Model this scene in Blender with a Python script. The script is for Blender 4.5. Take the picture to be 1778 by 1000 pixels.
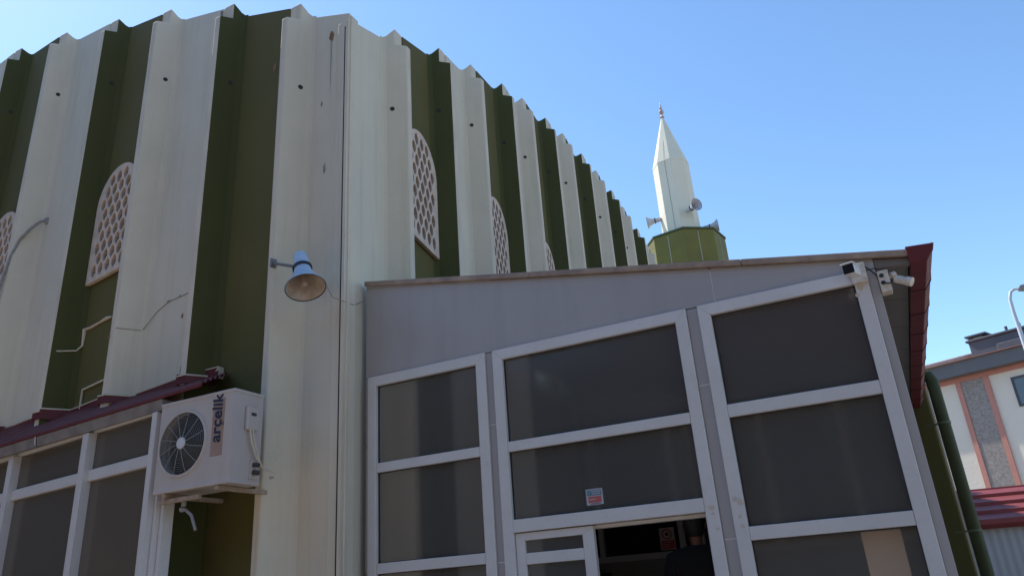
import bpy, bmesh, math, random
from mathutils import Vector, Matrix
from mathutils import geometry as G
random.seed(7)
R = math.radians
for o in list(bpy.data.objects): bpy.data.objects.remove(o)
scn = bpy.context.scene
COL = scn.collection

# ---------------------------------------------------------------- camera
F_PX = 1304.0; PITCH = R(22.0041); ROLL = R(-4.262)
cam = bpy.data.cameras.new("camera"); camo = bpy.data.objects.new("camera", cam); COL.objects.link(camo)
cam.sensor_width = 36.0; cam.lens = F_PX / 1778.0 * 36.0; cam.clip_start = 0.05; cam.clip_end = 2000
fwd = Vector((0, math.cos(PITCH), math.sin(PITCH))); rt0 = Vector((1, 0, 0)); up0 = rt0.cross(fwd)
rt = rt0 * math.cos(ROLL) + up0 * math.sin(ROLL); up = up0 * math.cos(ROLL) - rt0 * math.sin(ROLL)
M = Matrix((rt, up, -fwd)).transposed().to_4x4(); M.translation = Vector((0, 0, 1.6)); camo.matrix_world = M
scn.camera = camo

# ---------------------------------------------------------------- sky and sun
SUN_AZ = R(-53.0); SUN_EL = R(50.3)
w = bpy.data.worlds.new("World"); scn.world = w; w.use_nodes = True
nt = w.node_tree; bg = nt.nodes['Background']
sky = nt.nodes.new('ShaderNodeTexSky'); sky.sky_type = 'NISHITA'; sky.sun_disc = False
sky.sun_elevation = SUN_EL; sky.sun_rotation = SUN_AZ; sky.altitude = 900; sky.air_density = 1.0; sky.dust_density = 0.3; sky.ozone_density = 2.2
hs = nt.nodes.new('ShaderNodeHueSaturation'); hs.inputs['Saturation'].default_value = 1.08; hs.inputs['Hue'].default_value = .497
nt.links.new(sky.outputs[0], hs.inputs['Color']); nt.links.new(hs.outputs[0], bg.inputs[0]); bg.inputs[1].default_value = 0.15
sl = bpy.data.lights.new("sun", 'SUN'); sl.energy = 3.0; sl.angle = R(0.53); sl.color = (1.0, 0.95, 0.87)
slo = bpy.data.objects.new("sun", sl); COL.objects.link(slo)
sd = Vector((math.sin(SUN_AZ) * math.cos(SUN_EL), math.cos(SUN_AZ) * math.cos(SUN_EL), math.sin(SUN_EL)))
slo.rotation_euler = sd.to_track_quat('Z', 'Y').to_euler(); slo.location = (-20, 20, 30)
scn.view_settings.view_transform = 'Standard'; scn.view_settings.look = 'None'
scn.view_settings.exposure = 0.9; scn.view_settings.gamma = 1.0
scn.cycles.max_bounces = 8; scn.cycles.diffuse_bounces = 5

# ---------------------------------------------------------------- materials
MAT = {}
def mat(name, col, rough=0.6, spec=0.5, metal=0.0, var=0.0, vscale=3.0, streak=0.0, sscale=(9, 9, 0.6), streak_col=None,
        bump=0.0, bscale=60.0, bstretch=(1, 1, 1), alpha=None, spots=None, col2=None, rvar=0.0):
    if name in MAT: return MAT[name]
    m = bpy.data.materials.new(name); m.use_nodes = True; MAT[name] = m
    N = m.node_tree.nodes; L = m.node_tree.links; p = N['Principled BSDF']
    p.inputs['Base Color'].default_value = (*col, 1); p.inputs['Roughness'].default_value = rough
    p.inputs['Specular IOR Level'].default_value = spec; p.inputs['Metallic'].default_value = metal
    tc = N.new('ShaderNodeTexCoord'); last = None
    def rgb(c):
        n = N.new('ShaderNodeRGB'); n.outputs[0].default_value = (*c, 1); return n.outputs[0]
    def noise(scale, detail=6, stretch=(1, 1, 1), rough_=0.6, seed=0):
        mp = N.new('ShaderNodeMapping'); mp.inputs['Scale'].default_value = stretch; mp.inputs['Location'].default_value = (seed, seed * 1.7, seed * .3)
        L.new(tc.outputs['Object'], mp.inputs[0]); n = N.new('ShaderNodeTexNoise'); n.inputs['Scale'].default_value = scale
        n.inputs['Detail'].default_value = detail; n.inputs['Roughness'].default_value = rough_; L.new(mp.outputs[0], n.inputs['Vector']); return n.outputs['Fac']
    def ramp(src, a, b):
        r = N.new('ShaderNodeMapRange'); r.inputs['From Min'].default_value = a; r.inputs['From Max'].default_value = b
        L.new(src, r.inputs['Value']); return r.outputs[0]
    def mix(fac, a, b):
        x = N.new('ShaderNodeMix'); x.data_type = 'RGBA'; L.new(fac, x.inputs[0]); L.new(a, x.inputs[6]); L.new(b, x.inputs[7]); return x.outputs[2]
    def scale_(v, k):
        x = N.new('ShaderNodeMath'); x.operation = 'MULTIPLY'; x.inputs[1].default_value = k; L.new(v, x.inputs[0]); return x.outputs[0]
    last = rgb(col)
    if var > 0:
        d = col2 or tuple(c * (1 - var) for c in col)
        last = mix(ramp(noise(vscale, 8), .35, .7), last, rgb(d))
    if streak > 0:
        sc = streak_col or tuple(c * .55 for c in col)
        last = mix(scale_(ramp(noise(1.0, 7, sscale, .65, 3.1), .52, .82), streak), last, rgb(sc))
    if spots:
        last = mix(scale_(ramp(noise(spots[0], 4, (1, 1, 1), .5, 9.3), spots[1], spots[1] + .03), spots[3]), last, rgb(spots[2]))
    if var > 0 or streak > 0 or spots: L.new(last, p.inputs['Base Color'])
    if rvar > 0:
        r = N.new('ShaderNodeMapRange'); r.inputs['To Min'].default_value = rough - rvar; r.inputs['To Max'].default_value = rough + rvar
        L.new(noise(5, 6, (1, 1, 1), .6, 5), r.inputs['Value']); L.new(r.outputs[0], p.inputs['Roughness'])
    if bump > 0:
        b = N.new('ShaderNodeBump'); b.inputs['Distance'].default_value = bump; b.inputs['Strength'].default_value = 1.0
        L.new(noise(bscale, 5, bstretch), b.inputs['Height']); L.new(b.outputs[0], p.inputs['Normal'])
    return m

WHITE = mat('white_wall_paint', (.67, .585, .455), .75, .3, var=.12, vscale=1.1, col2=(.60, .53, .41), streak=.4, sscale=(7, 7, .45), streak_col=(.40, .35, .19), bump=.0035, bscale=30, spots=(5, .76, (.22, .17, .10), .7))
WHITE2 = mat('white_edge_paint', (.68, .58, .45), .75, .3, var=.1, vscale=2, col2=(.58, .50, .385), streak=.45, sscale=(14, 14, .9), streak_col=(.23, .19, .14), bump=.003, bscale=40)
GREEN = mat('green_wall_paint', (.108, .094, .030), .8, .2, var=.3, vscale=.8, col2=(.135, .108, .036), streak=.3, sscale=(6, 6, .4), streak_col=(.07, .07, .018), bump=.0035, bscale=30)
GREEN2 = mat('dark_green_rib', (.064, .066, .021), .8, .2, var=.25, vscale=.9, col2=(.078, .074, .024), streak=.3, sscale=(6, 6, .4), streak_col=(.04, .045, .014), bump=.0035, bscale=30)  # rib faces in a darker green than the wall panels
LATT = mat('lattice_paint', (.70, .54, .43), .8, .3, var=.15, vscale=9, col2=(.5, .40, .31), bump=.002, bscale=60)
DKGLASS = mat('dark_window_glass', (.05, .06, .085), .12, .5)
PANE0 = mat('frosted_grey_pane', (.043, .040, .038), .27, .55, var=.12, vscale=1.5, rvar=.02, spots=(26, .80, (.2, .2, .2), .5))
def frosted(name, tint, base, rgh=.15):
    m = bpy.data.materials.new(name); m.use_nodes = True; MAT[name] = m
    p = m.node_tree.nodes['Principled BSDF']; p.inputs['Base Color'].default_value = (*tint, 1)
    p.inputs['Roughness'].default_value = rgh; p.inputs['IOR'].default_value = 1.35; p.inputs['Transmission Weight'].default_value = base
    return m
PANE2 = frosted('dark_tinted_pane', (.42, .36, .30), .8)
PANE = frosted('frosted_tinted_pane', (.93, .88, .82), .95)
FRAME = mat('painted_metal_frame', (.63, .59, .57), .42, .5, var=.1, vscale=2.5, col2=(.58, .54, .515), streak=.22, sscale=(20, 20, 20), streak_col=(.36, .31, .26))
CLAD = mat('grey_cladding', (.385, .35, .335), .42, .5, var=.08, vscale=1.2, streak=.25, sscale=(8, 8, .7), bump=.0008, bscale=9)
JOINT = mat('joint_sealant', (.72, .68, .64), .6)
FLASH = mat('brown_flashing', (.38, .27, .19), .5, .5, var=.35, vscale=6, col2=(.20, .14, .11))
SOFF = mat('grey_brown_soffit', (.17, .145, .125), .5, .5, var=.12, vscale=3)
RED = mat('dark_red_sheet_metal', (.135, .021, .022), .5, .3, var=.3, vscale=5, col2=(.115, .018, .02), rvar=.08)
REDROOF = mat('red_roof_tile', (.27, .055, .05), .6, .3, var=.25, vscale=3, rvar=.08)
DARK = mat('dark_joint', (.03, .028, .025), .9)
GREYFAS = mat('grey_fascia', (.27, .235, .22), .45, .5, var=.15, vscale=6, col2=(.17, .14, .13))
ACW = mat('ac_white_paint', (.52, .45, .41), .4, .5, var=.08, vscale=4, streak=.35, sscale=(12, 12, 1.2), streak_col=(.36, .28, .24))
ACTAPE = mat('brown_tape', (.36, .24, .18), .6, var=.3, vscale=14, col2=(.27, .18, .13))
ACBLK = mat('ac_black', (.045, .043, .043), .5)
GRILLE = mat('grille_wire', (.16, .15, .15), .45)
BLUEGREY = mat('pale_blue_metal', (.40, .50, .62), .45, .5, var=.12, vscale=12)
HORNIN = mat('dusty_horn_inside', (.46, .37, .30), .5, .5, var=.35, vscale=10, col2=(.27, .21, .16))
HORNW = mat('grey_horn_paint', (.52, .52, .54), .35, .5, var=.1, vscale=8)
BLACK = mat('black_rubber', (.018, .018, .02), .5)
STEEL = mat('galvanised_steel', (.45, .46, .47), .35, .5, metal=.7, var=.2, vscale=10)
CONDUIT = mat('grey_conduit', (.30, .26, .235), .5, var=.2, vscale=20)
CONC = mat('concrete', (.42, .40, .37), .85, .3, var=.2, vscale=4, bump=.003, bscale=40)
MINW = mat('minaret_white_paint', (.74, .665, .53), .7, .3, var=.1, vscale=1.2, col2=(.69, .635, .49), streak=.3, sscale=(4, 4, .35), streak_col=(.45, .44, .36), bump=.004, bscale=14)
MING = mat('minaret_green_paint', (.175, .155, .03), .65, .3, var=.22, vscale=1.3, col2=(.14, .12, .03), streak=.3, sscale=(5, 5, .5), streak_col=(.08, .085, .03), bump=.004, bscale=14)
CCTVW = mat('camera_white_plastic', (.66, .60, .52), .4, .5, var=.15, vscale=30, col2=(.5, .40, .30))
CCTVP = mat('camera_gloss_white', (.78, .78, .78), .25, .5)
LENS = mat('lens_glass', (.01, .01, .012), .5, .2)

def shading_noise(): pass

# ---------------------------------------------------------------- mesh builder
class Frame:
    def __init__(s, o, t, n): s.o = Vector((o[0], o[1])); s.t = Vector(t); s.n = Vector(n)
    def P(s, a, d, z): q = s.o + s.t * a + s.n * d; return Vector((q.x, q.y, z))
tL = Vector((.90569557, -.42392868)); nI = Vector((.42392868, .90569557))
C0 = Vector((-1.50273, 6.17984)); D = 5.3
LW = Frame(C0, -tL, nI)          # left wing: a grows away from the corner, d grows into the building
RW = Frame(C0, nI, -tL)          # right wing
FA = Frame(nI * D, tL, nI)       # entrance facade
WD = Frame((0, 0), (1, 0), (0, 1))
GA = C0 + tL * (-1.573) + nI * (-.515); tg = Vector((math.cos(R(-32.9)), math.sin(R(-32.9)))); ng = Vector((-tg.y, tg.x))
GL = Frame(GA, tg, ng)           # glazing of the side porch

class MB:
    def __init__(s): s.v = []; s.f = []; s.m = []
    def add(s, verts, faces, mi=0):
        b = len(s.v); s.v += [Vector(x) for x in verts]
        for f in faces: s.f.append([b + i for i in f]); s.m.append(mi)
    def box(s, fr, a0, a1, d0, d1, z0, z1, mi=0):
        p = [fr.P(a, d, z) for z in (z0, z1) for a, d in ((a0, d0), (a1, d0), (a1, d1), (a0, d1))]
        s.add(p, [(0, 1, 2, 3), (4, 5, 6, 7), (0, 1, 5, 4), (1, 2, 6, 5), (2, 3, 7, 6), (3, 0, 4, 7)], mi); return s
    def prism(s, fr, pts, z0, tops, mi=0, mis=None):          # pts plan polygon, tops per-point heights; mis = material per side
        n = len(pts); z0s = z0 if isinstance(z0, (list, tuple)) else [z0] * n
        tops = tops if isinstance(tops, (list, tuple)) else [tops] * n
        p = [fr.P(a, d, z) for (a, d), z in zip(pts, z0s)] + [fr.P(a, d, z) for (a, d), z in zip(pts, tops)]
        s.add(p, [tuple(range(n)), tuple(range(n, 2 * n))], mi)
        b = len(s.v) - 2 * n
        for i in range(n):
            j = (i + 1) % n; s.f.append([b + i, b + j, b + n + j, b + n + i]); s.m.append(mis[i] if mis else mi)
        return s
    def upoly(s, fr, pts, d0, d1, mi=0):                      # polygon in the (a,z) plane extruded over depth
        n = len(pts); p = [fr.P(a, d0, z) for a, z in pts] + [fr.P(a, d1, z) for a, z in pts]
        s.add(p, [tuple(range(n)), tuple(range(n, 2 * n))] + [(i, (i + 1) % n, n + (i + 1) % n, n + i) for i in range(n)], mi); return s
    def dprofile(s, fr, prof, d0, d1, mi=0): return s.upoly(fr, prof, d0, d1, mi)
    def tube(s, path, r, seg=10, mi=0, cap=True):
        path = [Vector(p) for p in path]; rs = r if isinstance(r, (list, tuple)) else [r] * len(path)
        b = len(s.v); prev = None
        for i, p in enumerate(path):
            d = ((path[min(i + 1, len(path) - 1)] - path[max(i - 1, 0)])).normalized()
            if prev is None: x = d.orthogonal().normalized()
            else: x = (prev - d * prev.dot(d)).normalized()
            prev = x; y = d.cross(x)
            for k in range(seg):
                a = 2 * math.pi * k / seg; s.v.append(p + (x * math.cos(a) + y * math.sin(a)) * rs[i])
        for i in range(len(path) - 1):
            for k in range(seg):
                k2 = (k + 1) % seg; s.f.append([b + i * seg + k, b + i * seg + k2, b + (i + 1) * seg + k2, b + (i + 1) * seg + k]); s.m.append(mi)
        if cap:
            s.f.append([b + k for k in range(seg)]); s.m.append(mi); e = b + (len(path) - 1) * seg
            s.f.append([e + k for k in range(seg)]); s.m.append(mi)
        return s
    def lathe(s, prof, o=(0, 0, 0), ax=(0, 0, 1), seg=32, mi=0, mis=None, ph=0.0):   # prof: (r, h)
        o = Vector(o); ax = Vector(ax).normalized(); x = ax.orthogonal().normalized(); y = ax.cross(x); b = len(s.v)
        if abs(ax.z) > .999: x = Vector((1, 0, 0)); y = Vector((0, 1, 0))
        for r, h in prof:
            for k in range(seg):
                a = 2 * math.pi * k / seg + ph; s.v.append(o + ax * h + (x * math.cos(a) + y * math.sin(a)) * max(r, 1e-5))
        for i in range(len(prof) - 1):
            for k in range(seg):
                k2 = (k + 1) % seg; s.f.append([b + i * seg + k, b + i * seg + k2, b + (i + 1) * seg + k2, b + (i + 1) * seg + k]); s.m.append(mis[i] if mis else mi)
        return s

ORG = {}
def obj(name, mb, mats, parent=None, bevel=0, smooth=False, seg=1):
    mats = mats if isinstance(mats, (list, tuple)) else [mats]
    off = ORG[parent.name] if parent else Vector((0, 0, 0))
    me = bpy.data.meshes.new(name); me.from_pydata([v - off for v in mb.v], [], mb.f)
    for m in mats: me.materials.append(m)
    me.polygons.foreach_set('material_index', mb.m)
    bm = bmesh.new(); bm.from_mesh(me); bmesh.ops.remove_doubles(bm, verts=bm.verts, dist=1e-5) if smooth else None
    bmesh.ops.recalc_face_normals(bm, faces=bm.faces); bm.to_mesh(me); bm.free(); me.update()
    if smooth:
        me.polygons.foreach_set('use_smooth', [True] * len(me.polygons))
        try: me.set_sharp_from_angle(angle=R(38))
        except Exception: pass
    o = bpy.data.objects.new(name, me); COL.objects.link(o)
    if parent: o.parent = parent
    ORG[o.name] = off
    if bevel:
        b = o.modifiers.new('bevel', 'BEVEL'); b.width = bevel; b.segments = seg; b.limit_method = 'ANGLE'; b.angle_limit = R(30)
    return o
def thing(name, label, cat, loc, group=None):
    o = bpy.data.objects.new(name, None); COL.objects.link(o); o.location = loc; o.empty_display_size = .2
    o['label'] = label; o['category'] = cat
    if group: o['group'] = group
    ORG[o.name] = Vector(loc); return o
def struct(o): o['kind'] = 'structure'; return o
def tag(o, label, cat, group=None):
    o['label'] = label; o['category'] = cat
    if group: o['group'] = group
    return o

# ---------------------------------------------------------------- ground
GND = mat('paving', (.34, .28, .215), .9, .3, var=.2, vscale=.7, col2=(.30, .245, .19), bump=.004, bscale=12)
g = MB(); g.add([(-900, -900, 0), (900, -900, 0), (900, 900, 0), (-900, 900, 0)], [(0, 1, 2, 3)])
struct(obj('ground', g, GND))

# ---------------------------------------------------------------- mosque
mosque = thing('mosque', 'large mosque hall with tall ribbed walls striped white and dark green under a curved roofline', 'mosque', LW.P(6, 6, 0))
HL = lambda q: 9.62 - .0345 * (q - 8.1) ** 2
HR = lambda q: 9.48 - .033 * (q - 8.2) ** 2
left_tips = [(.74, 'W'), (1.78, 'G'), (2.89, 'W'), (3.92, 'G'), (5.04, 'W'), (6.10, 'G'), (7.2, 'W'), (8.27, 'G'), (9.36, 'W'), (10.4, 'G'), (11.5, 'W'), (12.6, 'G'), (13.7, 'W'), (14.7, 'G'), (15.8, 'W')]
right_tips = [(.95, 'W'), (1.96, 'G'), (2.83, 'W'), (3.85, 'G'), (4.59, 'W'), (5.57, 'G'), (6.36, 'W'), (7.34, 'G'), (8.15, 'W'), (9.09, 'G'), (9.82, 'W'), (10.82, 'G'), (11.55, 'W'), (12.5, 'G'), (13.25, 'W'), (14.2, 'G'), (15.0, 'W'), (15.9, 'G')]
VD = .14; TD = -.10
def lattice(fr, qc, dA, slope, zb, zs, rad, parent):
    # arched openwork panel: drawn as a filled 2D curve with holes, then turned into a mesh
    cu = bpy.data.curves.new('lat', 'CURVE'); cu.dimensions = '2D'; cu.fill_mode = 'BOTH'; cu.extrude = .020; cu.bevel_depth = .004; cu.bevel_resolution = 0
    def spl(pts):
        s = cu.splines.new('POLY'); s.points.add(len(pts) - 1); s.use_cyclic_u = True
        for p, q in zip(s.points, pts): p.co = (q[0], q[1], 0, 1)
    out = [(-rad, zb), (rad, zb)] + [(rad * math.cos(a), zs + rad * 1.05 * math.sin(a)) for a in [math.pi * k / 24 for k in range(25)]]
    spl(out)
    pu = .146; pz = .285
    def inside(x, z, m):
        if z < zb + m or abs(x) > rad - m: return False
        if z > zs: return math.hypot(x, (z - zs) / 1.05) < rad - m
        return True
    rows = int((zs + rad - zb) / (pz / 2)) + 2
    for j in range(rows):
        z = zb + .13 + j * pz / 2
        for i in range(-4, 5):
            x = i * pu + (pu / 2 if j % 2 else 0)
            if not inside(x, z, .09): continue
            hw, hh = .053, .080
            spl([(x - hw, z - .028), (x - .014, z - hh), (x + .014, z - hh), (x + hw, z - .028), (x + hw, z + .028), (x + .014, z + hh), (x - .014, z + hh), (x - hw, z + .028)])
    to = bpy.data.objects.new('tmp', cu); COL.objects.link(to)
    me = bpy.data.meshes.new_from_object(to.evaluated_get(bpy.context.evaluated_depsgraph_get())); bpy.data.objects.remove(to)
    mb = MB(); vs = [fr.P(qc + v.co.x, dA + slope * (v.co.x) - .034 + v.co.z * 1.0, v.co.y) for v in me.vertices]
    mb.add(vs, [tuple(p.vertices) for p in me.polygons])
    o = obj('lattice_window', mb, LATT, parent)
    gl = MB(); pts = [(x * .97, z) for x, z in out]
    gl.upoly(fr, [(qc + x, z) for x, z in pts], 0, 1)      # placed below
    gl = MB(); n = len(pts)
    for e in (-.006, -.002): gl.v += [fr.P(qc + x, dA + slope * x + e, z) for x, z in pts]
    gl.f += [list(range(n)), list(range(n, 2 * n))] + [[i, (i + 1) % n, n + (i + 1) % n, n + i] for i in range(n)]; gl.m += [0] * (n + 2)
    obj('window_pane', gl, DKGLASS, o)
def wing(fr, tips, H, wins, holes):
    prev = (0.0 if fr is LW else .04); prevd = (.02 if fr is LW else .0)
    for q, c in tips:
        m = WHITE if c == 'W' else GREEN
        pm = m
        qv = q - .15
        # plate from the valley towards the corner
        a0 = prev; d0 = prevd
        mb = MB(); th = .10
        z0, z1 = H(a0), H(qv)
        ex = .03; dx = (VD - d0) / (qv - a0) * ex
        mb.prism(fr, [(a0, d0), (qv + ex, VD + dx), (qv + ex, VD + th), (a0, d0 + th + .06)], 0, [z0, z1, z1, z0])
        obj('wall_panel', mb, pm, mosque, bevel=.008)
        # fin: low outer part with white end face, tooth, and descent to the valley
        A = (q, TD); V = (q - .15, VD - .004); A2 = (q + .08, TD); V2 = (q - .04, VD + .07)
        k = .50
        J = (A[0] + (V[0] - A[0]) * k, A[1] + (V[1] - A[1]) * k); J2 = (A2[0] + (V2[0] - A2[0]) * k, A2[1] + (V2[1] - A2[1]) * k)
        jt = random.uniform(-.012, .012)
        low = H(q) - .17 + jt; tooth = H(q) + .055 + jt; vz = H(qv)
        mb = MB(); J2 = (q + .078, J[1]); V2 = (q + .02, VD + .09); Va = (A[0] + (V[0] - A[0]) * .84, A[1] + (V[1] - A[1]) * .84); dq = .055; Vb = (qv - dq, VD - (VD - d0) / (qv - a0) * dq + .004); vzz = vz - .012; lo2 = low - .02
        Vm = ((Va[0] + Vb[0] + V[0]) / 3, (Va[1] + Vb[1] + V[1]) / 3); va_z = vzz + (tooth - vzz) * .25
        pl = [(A, 0), (V, 0), (V2, 0), (J2, 0), (A2, 0), (A, lo2), (J, low), (J, tooth), (V, vzz), (V2, vzz), (J2, tooth), (J2, low), (A2, lo2), (Va, 0), (Vm, 0), (Vb, 0), (Va, va_z), (Vm, vzz), (Vb, vzz)]
        mb.add([fr.P(p_[0], p_[1], z_) for p_, z_ in pl], [(0, 13, 16, 7, 6, 5), (13, 14, 17, 16), (14, 15, 18, 17), (15, 2, 9, 18), (0, 4, 3, 2, 15, 14, 13), (5, 6, 11, 12), (7, 16, 17, 18, 9, 10), (2, 3, 11, 10, 9)], 0)
        b_ = len(mb.v) - 19
        for f_ in ((0, 5, 12, 4), (6, 7, 10, 11), (3, 4, 12, 11)): mb.f.append([b_ + i_ for i_ in f_]); mb.m.append(1)
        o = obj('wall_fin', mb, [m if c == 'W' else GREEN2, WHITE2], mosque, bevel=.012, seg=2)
        # drain hole of each fin
        if q < 9.9:
            zh = H(q) - 1.0 + random.uniform(-.1, .1)
            hx = A[0] + (V[0] - A[0]) * .62; hd = A[1] + (V[1] - A[1]) * .62
            n2 = (fr.t * (-(V[1] - A[1])) + fr.n * (V[0] - A[0])).normalized(); n3 = Vector((n2.x, n2.y, 0))
            p = fr.P(hx, hd, zh)
            if n3.dot(Vector((fr.n.x, fr.n.y, 0))) > 0: n3 = -n3
            mb = MB(); mb.lathe([(0, .004), (.026, .004), (.028, -.01)], p, n3, 14)
            obj('drain_hole', mb, DARK, o)
        prev = q + .07; prevd = .004
    for i in wins:
        q, c = tips[i]; qp = tips[i - 1][0] + .07; sl_ = (VD - .004) / (q - .15 - qp)
        rad = min(.43, (q - .13 - qp) / 2 + .04); qc = q - .15 - rad + .01
        lattice(fr, qc, .004 + sl_ * (qc - qp), sl_, 5.2, 6.17, rad, mosque)
wing(LW, left_tips, HL, [3, 5, 7, 9], 1)
wing(RW, right_tips, HR, [1, 3, 5, 7, 9], 1)
# corner post, seam and sealant
mb = MB(); mb.box(LW, -.012, .004, .042, .085, 0, HL(0) - .03); obj('corner_post', mb, WHITE2, mosque, bevel=.006)
mb = MB(); mb.box(RW, .026, .05, .012, .06, 0, 7.2); obj('corner_joint', mb, DARK, mosque)
mb = MB(); mb.box(LW, .0, .03, .006, .03, 0, 7.24); obj('corner_strip', mb, WHITE2, mosque)
# expansion seam caulked on one left-hand bay
mb = MB(); mb.box(LW, 1.86, 1.885, -.012, .01, 3.76, HL(1.87) - .05); obj('caulked_seam', mb, mat('aged_caulk', (.30, .28, .24), .9, var=.4, vscale=8, col2=(.18, .15, .12)), mosque)
# roof deck and the two hidden walls
mb = MB(); n = 12; S = 16.2
g_ = [[LW.P(.25 + (S - .5) * i / n, .25 + (S - .5) * j / n, min(HL(.25 + (S - .5) * i / n), HR(.25 + (S - .5) * j / n)) - .35) for j in range(n + 1)] for i in range(n + 1)]
for i in range(n):
    for j in range(n): mb.add([g_[i][j], g_[i + 1][j], g_[i + 1][j + 1], g_[i][j + 1]], [(0, 1, 2, 3)])
obj('roof', mb, CONC, mosque)
mb = MB(); mb.box(LW, 16.0, 16.2, 0, S, 0, 7.3); mb.box(LW, 0.3, 16.0, S - .2, S, 0, 7.3); obj('rear_wall', mb, WHITE, mosque)
# stains: rusty holes, patched crack
RUST = mat('rust_stain', (.30, .16, .07), .9, var=.6, vscale=40, col2=(.12, .06, .03))
GRIME = mat('grime_run', (.33, .31, .25), .9, var=.4, vscale=10, col2=(.42, .40, .33))
def plate_pt(fr, tips, q, z, out=.004):
    p0 = 0.0 if fr is LW else .04; d0 = .02 if fr is LW else .0
    for a, c in tips:
        if q <= a - .15 and q >= p0:
            d = d0 + (VD - d0) * (q - p0) / (a - .15 - p0); return fr.P(q, d - out, z)
        p0 = a + .07; d0 = .004
    return fr.P(q, 0 - out, z)
def patch(fr, tips, pts, name, m, parent):
    mb = MB(); mb.add([plate_pt(fr, tips, a, z) for a, z in pts], [tuple(range(len(pts)))]); return obj(name, mb, m, parent)
def blob(cx, cz, rx, rz, n=14, j=.3): return [(cx + rx * math.cos(2 * math.pi * k / n) * random.uniform(1 - j, 1 + j), cz + rz * math.sin(2 * math.pi * k / n) * random.uniform(1 - j, 1 + j)) for k in range(n)]
patch(LW, left_tips, blob(.27, 7.2, .035, .06), 'rust_stain', RUST, mosque)
patch(LW, left_tips, [(.285, 7.15), (.262, 7.15), (.268, 6.75), (.272, 6.45), (.278, 6.75)], 'grime_streak', GRIME, mosque)
patch(LW, left_tips, blob(1.02, 7.08, .03, .06), 'rust_stain', RUST, mosque)

MOULD = mat('mould_smudge', (.20, .18, .15), .9, var=.6, vscale=16, col2=(.40, .35, .27))
for q_, z_, rx_, rz_ in ((2.35, 4.66, .03, .018), (2.15, 4.67, .02, .015), (2.0, 3.83, .015, .05), (.33, 5.6, .015, .05), (.40, 6.4, .012, .03)): patch(LW, left_tips, blob(q_, z_, rx_, rz_, 14, .4), 'grime_streak', MOULD, mosque)

# ---------------------------------------------------------------- entrance annex
annex = thing('entrance_annex', 'grey clad lean-to entrance annex with frosted windows against the mosque corner', 'porch', FA.P(-1.9, 2, 0))
topz = lambda u: 4.387 - .1955 * (u + 3.972)
FT = -.0   # cladding face depth 0
W1 = (-3.947, -2.768, .30, 3.45); W2 = (-2.698, -1.076, .30, 3.45); W3 = (-.990, .161, .30, 3.45)
cl = MB()
def cstrip(u0, u1, z0a, z0b, top): # cladding sheet piece with joints
    z1a, z1b = (topz(u0) - .055, topz(u1) - .055) if top else (top_, top_)
cl.upoly(FA, [(-3.985, 3.452), (-.860, 3.452), (-.860, topz(-.86) - .05), (-3.985, topz(-3.985) - .05)], 0, .06)
cl.upoly(FA, [(-.852, 3.452), (.219, 3.452), (.219, topz(.219) - .05), (-.852, topz(-.852) - .05)], 0, .06)
def vstrip(u0, u1, cuts):
    zs = [0.0] + cuts + [3.449]
    for a, b in zip(zs[:-1], zs[1:]): cl.box(FA, u0, u1, 0, .06, a + .004, b - .004)
vstrip(-3.985, -3.949, [1.82, 2.85]); vstrip(-2.766, -2.70, [.8, 1.815, 2.849]); vstrip(-1.074, -.992, [.8, 1.828, 2.868]); vstrip(.163, .219, [1.2])
obj('cladding', cl, CLAD, annex, bevel=.002)
jb = MB()
jb.upoly(FA, [(-.861, 3.44), (-.851, 3.44), (-.851, topz(-.85) - .06), (-.861, topz(-.86) - .06)], .006, .05); obj('joint_strip', jb, JOINT, annex)
for z in (.8, 1.815, 2.849): jb = MB(); jb.box(FA, -2.765, -2.701, .004, .05, z - .006, z + .006); obj('joint_strip', jb, JOINT, annex)
for z in (.8, 1.828, 2.868): jb = MB(); jb.box(FA, -1.073, -.993, .004, .05, z - .006, z + .006); obj('joint_strip', jb, JOINT, annex)
lb = MB(); lb.box(FA, -3.985, -2.60, .01, .12, 0, .295); obj('plinth', lb, CONC, annex); lb = MB(); lb.box(FA, -.99, .219, .01, .12, 0, .295); obj('plinth', lb, CONC, annex)
def member(mb, pts, d0=-.025, d1=.055): mb.upoly(FA, pts, d0, d1)
def window(w, rails, name='window', fw=.088, bottom=True):
    u0, u1, z0, z1 = w; mb = MB(); f = fw
    member(mb, [(u0, z1), (u1, z1), (u1 - f, z1 - f), (u0 + f, z1 - f)])
    member(mb, [(u0, z0), (u0, z1), (u0 + f, z1 - f), (u0 + f, z0 + f if bottom else z0)])
    member(mb, [(u1, z0), (u1, z1), (u1 - f, z1 - f), (u1 - f, z0 + f if bottom else z0)])
    if bottom: member(mb, [(u0, z0), (u1, z0), (u1 - f, z0 + f), (u0 + f, z0 + f)])
    for a, b in rails: member(mb, [(u0 + f + .001, a), (u1 - f - .001, a), (u1 - f - .001, b), (u0 + f + .001, b)], -.022, .052)
    fr = obj(name, mb, FRAME, annex, bevel=.0035)
    gk = MB()
    zs = [z1 - f] + [x for r in sorted(rails, reverse=True) for x in (r[1], r[0])] + ([z0 + f] if bottom else [])
    for k in range(0, len(zs) - 1, 2):
        b, a = zs[k], zs[k + 1]
        pb = MB(); pb.box(FA, u0 + f + .004, u1 - f - .004, .022, .034, a + .004, b - .004); obj('window_pane', pb, PANE, fr)
        e = .006
        gk.box(FA, u0 + f, u0 + f + e, .008, .022, a, b); gk.box(FA, u1 - f - e, u1 - f, .008, .022, a, b)
        gk.box(FA, u0 + f + e, u1 - f - e, .008, .022, b - e, b); gk.box(FA, u0 + f + e, u1 - f - e, .008, .022, a, a + e)
    obj('gasket', gk, BLACK, fr)
    return fr
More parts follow.
